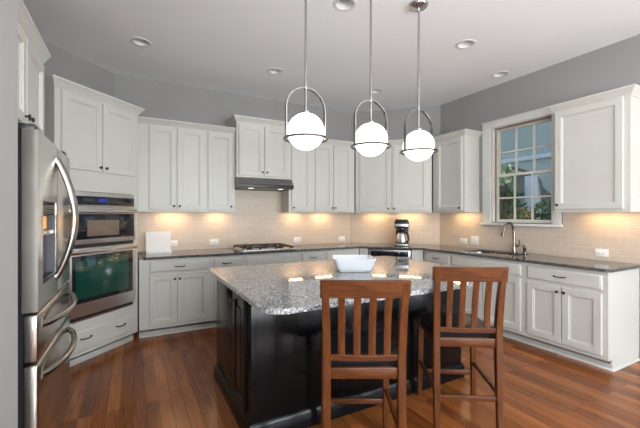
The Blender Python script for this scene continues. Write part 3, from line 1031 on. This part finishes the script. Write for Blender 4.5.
MB().tube([(0.0, -0.015, 0.075), (0.0, -0.04, 0.08), (0.002, -0.06, 0.088)], [0.012, 0.012, 0.010], 10).tube(spline([(0.002, -0.056, 0.084), (0.002, -0.066, 0.115), (0.004, -0.068, 0.165)], 5), 0.006, 8).build('lever', M['nickel'], t)
t = thing('soap_dispenser', 'short nickel soap dispenser beside the kitchen faucet', 'soap dispenser', (4.195, 2.53, 0.9145))
MB().lathe([(0, 0), (0.024, 0), (0.024, 0.006), (0.017, 0.012), (0.016, 0.05), (0.02, 0.056), (0.02, 0.074), (0.012, 0.08), (0, 0.081)], (0, 0), 18).build('base', M['nickel'], t)
MB().tube(spline([(0, 0, 0.078), (-0.002, 0, 0.092), (-0.03, 0, 0.098), (-0.055, 0, 0.09)], 4), 0.006, 8).build('nozzle', M['nickel'], t)

# ------------------------------------------------------------------ coffee maker
t = wthing('coffee_maker', 'black and steel coffee maker with a thermal carafe on the worktop', 'coffee maker', 'B', 0.864, 0.9145, 0.30)
W = 0.105
MB().box(-W, W, -0.15, 0.11, 0, 0.035, 0.012, 3).build('base', M['dark'], t)
MB().box(-W + 0.004, W - 0.004, -0.154, -0.06, 0.006, 0.03, 0.006).build('front_strip', M['steel_h'], t)
MB().box(-W + 0.01, W - 0.01, 0.02, 0.105, 0.033, 0.28, 0.01).build('tank', M['dark'], t)
h = MB().box(-W, W, -0.13, 0.108, 0.272, 0.375, 0.018, 3).build('brew_head', M['dark'], t)
MB().box(-W + 0.003, W - 0.003, -0.137, -0.05, 0.288, 0.335, 0.006).build('steel_band', M['steel_h'], h)
MB().box(-W + 0.012, W - 0.012, -0.10, 0.09, 0.374, 0.40, 0.01, 3).build('lid', M['dark'], h)
MB().lathe([(0.03, 0.225), (0.062, 0.235), (0.066, 0.25), (0.062, 0.274), (0.03, 0.276)], (0, -0.06), 24).build('filter_basket', M['dark'], h)
c = MB().lathe([(0, 0.0355), (0.062, 0.0355), (0.078, 0.05), (0.084, 0.09), (0.076, 0.15), (0.056, 0.19), (0, 0.19)], (0, -0.06), 28).build('carafe', M['steel_h'], t)
MB().lathe([(0, 0.188), (0.056, 0.189), (0.052, 0.212), (0.03, 0.22), (0, 0.221)], (0, -0.06), 24).build('carafe_lid', M['dark'], c)
MB().tube(spline([(0.05, -0.085, 0.20), (0.085, -0.11, 0.195), (0.105, -0.122, 0.14), (0.098, -0.118, 0.08), (0.07, -0.098, 0.066)], 5), 0.011, 8).build('carafe_handle', M['dark'], c)

# ------------------------------------------------------------------ recipe stand
t = wthing('recipe_stand', 'white sheet leaning on a small clear-white stand by the oven tower', 'recipe stand', 'A', 0.275, 0.9145, 0.185)
sh = MB().prism([(0.0, 0.022), (0.004, 0.022), (0.056, 0.262), (0.052, 0.262)], -0.142, 0.142).build('sheet', M['paper'], t)
b = MB()
b.prism([(-0.045, 0), (0.085, 0), (0.085, 0.006), (-0.045, 0.006)], -0.135, 0.15)
b.prism([(-0.045, 0.006), (-0.038, 0.006), (-0.038, 0.03), (-0.045, 0.03)], -0.135, 0.15)
b.prism([(-0.012, 0.006), (0.012, 0.006), (0.012, 0.02), (-0.003, 0.02)], -0.135, 0.15)
b.build('stand', M['white'], t)
b = MB().prism([(0.0795, 0.006), (0.085, 0.006), (0.066, 0.25), (0.0605, 0.25)], -0.02, 0.02)
b.build('easel_leg', M['white'], t)
b = MB()
b.prism([(0.0485, 0.2438), (0.0505, 0.2434), (0.0515, 0.248), (0.0497, 0.2484)], -0.085, 0.09)
b.build('heading_line', mat('grey_ink', (0.45, 0.47, 0.52), 0.7, noise=0.05), sh)

# ------------------------------------------------------------------ bowl on the island
t = thing('serving_bowl', 'white square ceramic bowl with flared sides on the island', 'bowl', (1.654, 2.467, 0.9145), R(-28.3))
def sq(hw, hd, z, r):
    return [(x, y, z) for x, y in rounded(-hw, hw, -hd, hd, r, 5)]
rings = [sq(0.128, 0.118, 0, 0.035), sq(0.138, 0.128, 0.006, 0.04), sq(0.150, 0.140, 0.028, 0.045), sq(0.161, 0.151, 0.060, 0.045), sq(0.168, 0.158, 0.090, 0.04), sq(0.173, 0.163, 0.103, 0.04), sq(0.173, 0.163, 0.110, 0.04),
         sq(0.166, 0.156, 0.111, 0.038), sq(0.160, 0.150, 0.100, 0.036), sq(0.150, 0.140, 0.055, 0.04), sq(0.125, 0.115, 0.014, 0.035)]
MB().loft(rings).build('bowl_body', M['ceramic'], t)

# ------------------------------------------------------------------ bar stools
def make_stool(label):
    t = thing('bar_stool', label, 'bar stool', (0, 0, 0), 0, 'bar stools at the island')
    W_, WH = M['wood'], M['wood_h']
    for s in (-1, 1):
        pts = spline([(s * 0.190, -0.262, 0.0005), (s * 0.190, -0.246, 0.25), (s * 0.190, -0.236, 0.56), (s * 0.190, -0.236, 0.68), (s * 0.193, -0.258, 0.87), (s * 0.198, -0.292, 1.055)], 6)
        n = len(pts)
        rad = [0.017 + 0.005 * math.sin(math.pi * min(1, i / (n - 1) * 0.95)) for i in range(n)]
        MB().tube(pts, rad, up=(1, 0, 0), square=True, sx=0.98, sy=1.0).build('rear_post', W_, t)
    for s in (-1, 1):
        MB().tube([(s * 0.201, 0.235, 0.0005), (s * 0.192, 0.215, 0.605)], [0.0165, 0.021], up=(1, 0, 0), square=True).build('front_leg', W_, t)
    # top rail, bowed towards the rear
    def rail(hw, za, zb, y0, lean, bow, th, nm):
        rings = []
        for k in range(13):
            x = -hw + 2 * hw * k / 12
            yy = y0 - bow * (1 - (x / hw) ** 2)
            rings.append([(x, yy - th / 2, za), (x, yy + th / 2, za), (x, yy + th / 2 - lean, zb), (x, yy - th / 2 - lean, zb)])
        return MB().loft(rings).build(nm, WH, t, 0.004)
    rail(0.223, 0.976, 1.067, -0.278, 0.016, 0.012, 0.026, 'top_rail')
    rail(0.172, 0.648, 0.680, -0.236, 0.002, 0.010, 0.024, 'lower_rail')
    for k in range(4):
        x = (-0.115, -0.038, 0.038, 0.115)[k]
        b0 = 0.010 * (1 - (x / 0.172) ** 2)
        pts = spline([(x, -0.240 - b0, 0.676), (x, -0.250 - b0, 0.80), (x, -0.266 - b0, 0.90), (x * 1.02, -0.281 - b0, 0.98)], 5)
        MB().tube(pts, 0.0175, up=(1, 0, 0), square=True, sx=1.0, sy=0.38).build('slat', W_, t)
    MB().box(-0.17, 0.17, -0.246, -0.224, 0.556, 0.613, 0.003).build('rear_apron', WH, t)
    MB().box(-0.172, 0.172, 0.205, 0.227, 0.545, 0.605, 0.003).build('front_apron', WH, t)
    for s in (-1, 1):
        MB().box(s * 0.19 - 0.011, s * 0.19 + 0.011, -0.218, 0.198, 0.548, 0.606, 0.003).build('side_apron', W_, t)
    b = MB()
    def cr(i, z, r=0.05):
        return [(x, y, z) for x, y in rounded(-0.205 + i, 0.205 - i, -0.210 + i, 0.245 - i, r)]
    b.loft([cr(0.006, 0.607), cr(0.0, 0.612), cr(-0.002, 0.624), cr(0.006, 0.636), cr(0.04, 0.645, 0.06), cr(0.12, 0.650, 0.06)])
    b.build('seat', M['leather'], t)
    MB().box(-0.18, 0.18, 0.22, 0.24, 0.175, 0.208, 0.004).build('front_stretcher', WH, t)
    MB().box(-0.172, 0.172, -0.258, -0.236, 0.225, 0.257, 0.004).build('rear_stretcher', WH, t)
    for s in (-1, 1):
        MB().tube([(s * 0.190, -0.232, 0.268), (s * 0.197, 0.208, 0.268)], 0.013, up=(0, 0, 1), square=True, sx=1.0, sy=0.8).build('side_stretcher', W_, t)
    return t

def copy_tree(o, parent=None):
    c = o.copy()
    COL.objects.link(c)
    if parent:
        c.parent = parent
    for ch in list(o.children):
        copy_tree(ch, c)
    return c

s1 = make_stool('cherry wood slat-back bar stool with its back squarely before the white bowl')
s1.location = (1.143, 1.650, 0)
s1.rotation_euler = (0, 0, R(-28.4))
s2 = copy_tree(s1)
s2['label'] = 'cherry wood slat-back bar stool at the clipped island corner, white cabinets behind its slats'
s2.location = (1.977, 1.677, 0)
s2.rotation_euler = (0, 0, R(-33.1))

# ------------------------------------------------------------------ pendants
PEND = [(1.035, 2.125, 'globe pendant lamp nearest the range hood in the picture, before the hood cabinet'),
        (1.580, 2.122, 'middle globe pendant lamp of the three over the island'),
        (2.063, 2.120, 'globe pendant lamp nearest the sink window, its ceiling canopy showing')]
for x, y, lab in PEND:
    zc = 1.952
    t = thing('pendant_lamp', lab, 'pendant lamp', (x, y, zc), 0, 'globe pendants over the island')
    rg = 0.126
    b = MB()
    prof = [(rg * math.sin(math.pi * k / 24), -rg * math.cos(math.pi * k / 24)) for k in range(25)]
    b.lathe(prof, (0, 0), 40)
    b.build('globe', M['globe'], t)
    zr = -0.05
    MB().torus((0, 0, zr), 0.146, 0.0085, 56, 10, 0.9).build('ring', M['ringmetal'], t)
    b = MB()
    ra = 0.146
    pts = [(-ra, 0, zr)] + [(-ra, 0, zr + (0.15 - zr) * k / 4) for k in range(1, 4)] + [(-ra * math.cos(math.pi * k / 24), 0, 0.150 + ra * math.sin(math.pi * k / 24)) for k in range(25)]
    pts += [(ra, 0, 0.15 - (0.15 - zr) * k / 4) for k in range(1, 4)] + [(ra, 0, zr)]
    b.tube(pts, 0.013, up=(0, 1, 0), square=True, sx=1.0, sy=0.26)
    b.build('hoop', M['hoopmetal'], t)
    MB().lathe([(0, 0.110), (0.030, 0.118), (0.030, 0.134), (0.022, 0.142), (0.010, 0.148), (0, 0.149)], (0, 0), 20).build('cap', M['chrome'], t)
    MB().lathe([(0, 0.14), (0.0085, 0.14), (0.0085, ZC - zc - 0.02), (0, ZC - zc - 0.02)], (0, 0), 12).build('rod', M['hoopmetal'], t)
    MB().lathe([(0, 0.285), (0.012, 0.286), (0.012, 0.312), (0, 0.313)], (0, 0), 12).build('collar', M['chrome'], t)
    MB().lathe([(0, ZC - zc - 0.034), (0.02, ZC - zc - 0.033), (0.068, ZC - zc - 0.024), (0.078, ZC - zc - 0.012), (0.079, ZC - zc - 0.0005), (0, ZC - zc - 0.0005)], (0, 0), 32).build('canopy', M['chrome'], t)

# ------------------------------------------------------------------ recessed ceiling lights
CANLAB = ['recessed ceiling light closest to the oven tower', 'recessed ceiling light in front of the range hood', 'recessed ceiling light beside the middle pendant rod, cut by the top of the photo',
          'recessed ceiling light above the sink-side floor, between window wall and last pendant', 'recessed ceiling light closest to the window wall', 'tiny recessed ceiling light half behind the middle pendant rod']
for (x, y), lab in zip(CANS, CANLAB):
    t = thing('recessed_light', lab, 'ceiling light', (x, y, ZC), 0, 'recessed ceiling lights')
    MB().lathe([(0.070, -0.0005), (0.094, -0.0005), (0.095, -0.004), (0.088, -0.007), (0.072, -0.006)], (0, 0), 36).build('trim_ring', M['trim'], t) if False else None
    b = MB()
    prof = [(0.096, -0.0008), (0.095, -0.005), (0.086, -0.008), (0.073, -0.005), (0.068, 0.02), (0.058, 0.07), (0.060, 0.072), (0.0735, 0.02), (0.0735, -0.0008)]
    rings = [[(r * math.cos(2 * math.pi * k / 36), r * math.sin(2 * math.pi * k / 36), z) for k in range(36)] for r, z in prof]
    b.loft(rings + [rings[0]], False, False)
    bmesh.ops.remove_doubles(b.bm, verts=b.bm.verts, dist=1e-5)
    b.build('trim_ring', M['trim'], t)
    MB().lathe([(0, 0.052), (0.0575, 0.052), (0.0575, 0.06), (0, 0.06)], (0, 0), 32).build('lens', M['lens'], t)

# ------------------------------------------------------------------ under-cabinet lights
UC = [('A', 0.44, 'warm light bar under the two-door cabinet beside the oven tower', 0.34, 1.0), ('A', 1.01, 'warm light bar under the narrow cabinet on the oven side of the hood', 0.22, 0.8),
      ('A', 2.17, 'warm light bar under the narrow cabinet on the corner side of the hood', 0.24, 0.8), ('A', 2.66, 'warm light bar under the two-door corner cabinet', 0.32, 1.0),
      ('B', 0.43, 'warm light bar under the angled cabinet, on the cooktop side of the coffee maker', 0.36, 1.0), ('B', 0.98, 'warm light bar under the angled cabinet, on the sink side of the coffee maker', 0.36, 1.0),
      ('C', 0.50, 'warm light bar under the cabinet on the corner side of the window', 0.32, 1.0), ('C', 2.22, 'warm light bar under the wide end cabinet past the window', 0.42, 1.0)]
UCP = 1.05
for wall, s, lab, ln, k in UC:
    zb = 1.4475 if not (wall == 'C' and s > 1) else 1.4395
    t = wthing('under_cabinet_light', lab, 'under-cabinet light', wall, s, zb, 0.125, 'light bars under the wall cabinets')
    MB().box(-ln / 2, ln / 2, -0.03, 0.03, -0.018, 0.0015, 0.003).build('housing', M['white'], t)
    MB().box(-ln / 2 + 0.012, ln / 2 - 0.012, -0.02, 0.02, -0.021, -0.0175).build('diffuser', M['ledlens'], t)
    area('light_bar_glow', (0, 0, -0.023), (0, 0, 0), ln - 0.03, 0.04, UCP * k, (1.0, 0.66, 0.33), t)

# ------------------------------------------------------------------ outlets and switches
OUT = [('A', 0.455, 1.012, 'outlet', 'white outlet plate half hidden by the recipe sheet'), ('A', 0.985, 1.010, 'outlet', 'white outlet plate between the recipe sheet and the cooktop'),
       ('A', 2.25, 0.997, 'outlet', 'white outlet plate just past the cooktop knobs'), ('A', 3.06, 0.985, 'outlet', 'white outlet plate at the corner near the white bowl'),
       ('C', 0.445, 1.002, 'outlet', 'small white outlet plate next to the double switch by the sink'), ('C', 0.632, 1.022, 'switch', 'double white switch plate between outlet and sink faucet'),
       ('C', 2.143, 0.993, 'outlet', 'white outlet plate under the wide end cabinet')]
for wall, s, z, kind, lab in OUT:
    horizontal = True
    t = wthing('wall_' + kind, lab, kind if kind == 'outlet' else 'switch', wall, s, z, 0.0082, 'outlets and switches on the backsplash')
    w, h = (0.060, 0.038) if kind == 'outlet' else (0.062, 0.060)
    MB().box(-w, w, -0.006, 0.0, -h, h, 0.002).build('cover_plate', M['white'], t)
    if kind == 'outlet':
        for sx in (-0.021, 0.021):
            r = MB().box(sx - 0.017, sx + 0.017, -0.008, -0.0055, -0.014, 0.014, 0.002).build('receptacle', M['white'], t)
            MB().box(sx - 0.006, sx + 0.006, -0.0085, -0.0078, -0.007, -0.0045).box(sx - 0.006, sx + 0.006, -0.0085, -0.0078, 0.0045, 0.007).build('slot', M['dark'], r)
    else:
        for sx in (-0.023, 0.023):
            MB().box(sx - 0.016, sx + 0.016, -0.0095, -0.0055, -0.033, 0.033, 0.002).build('rocker', M['white'], t)
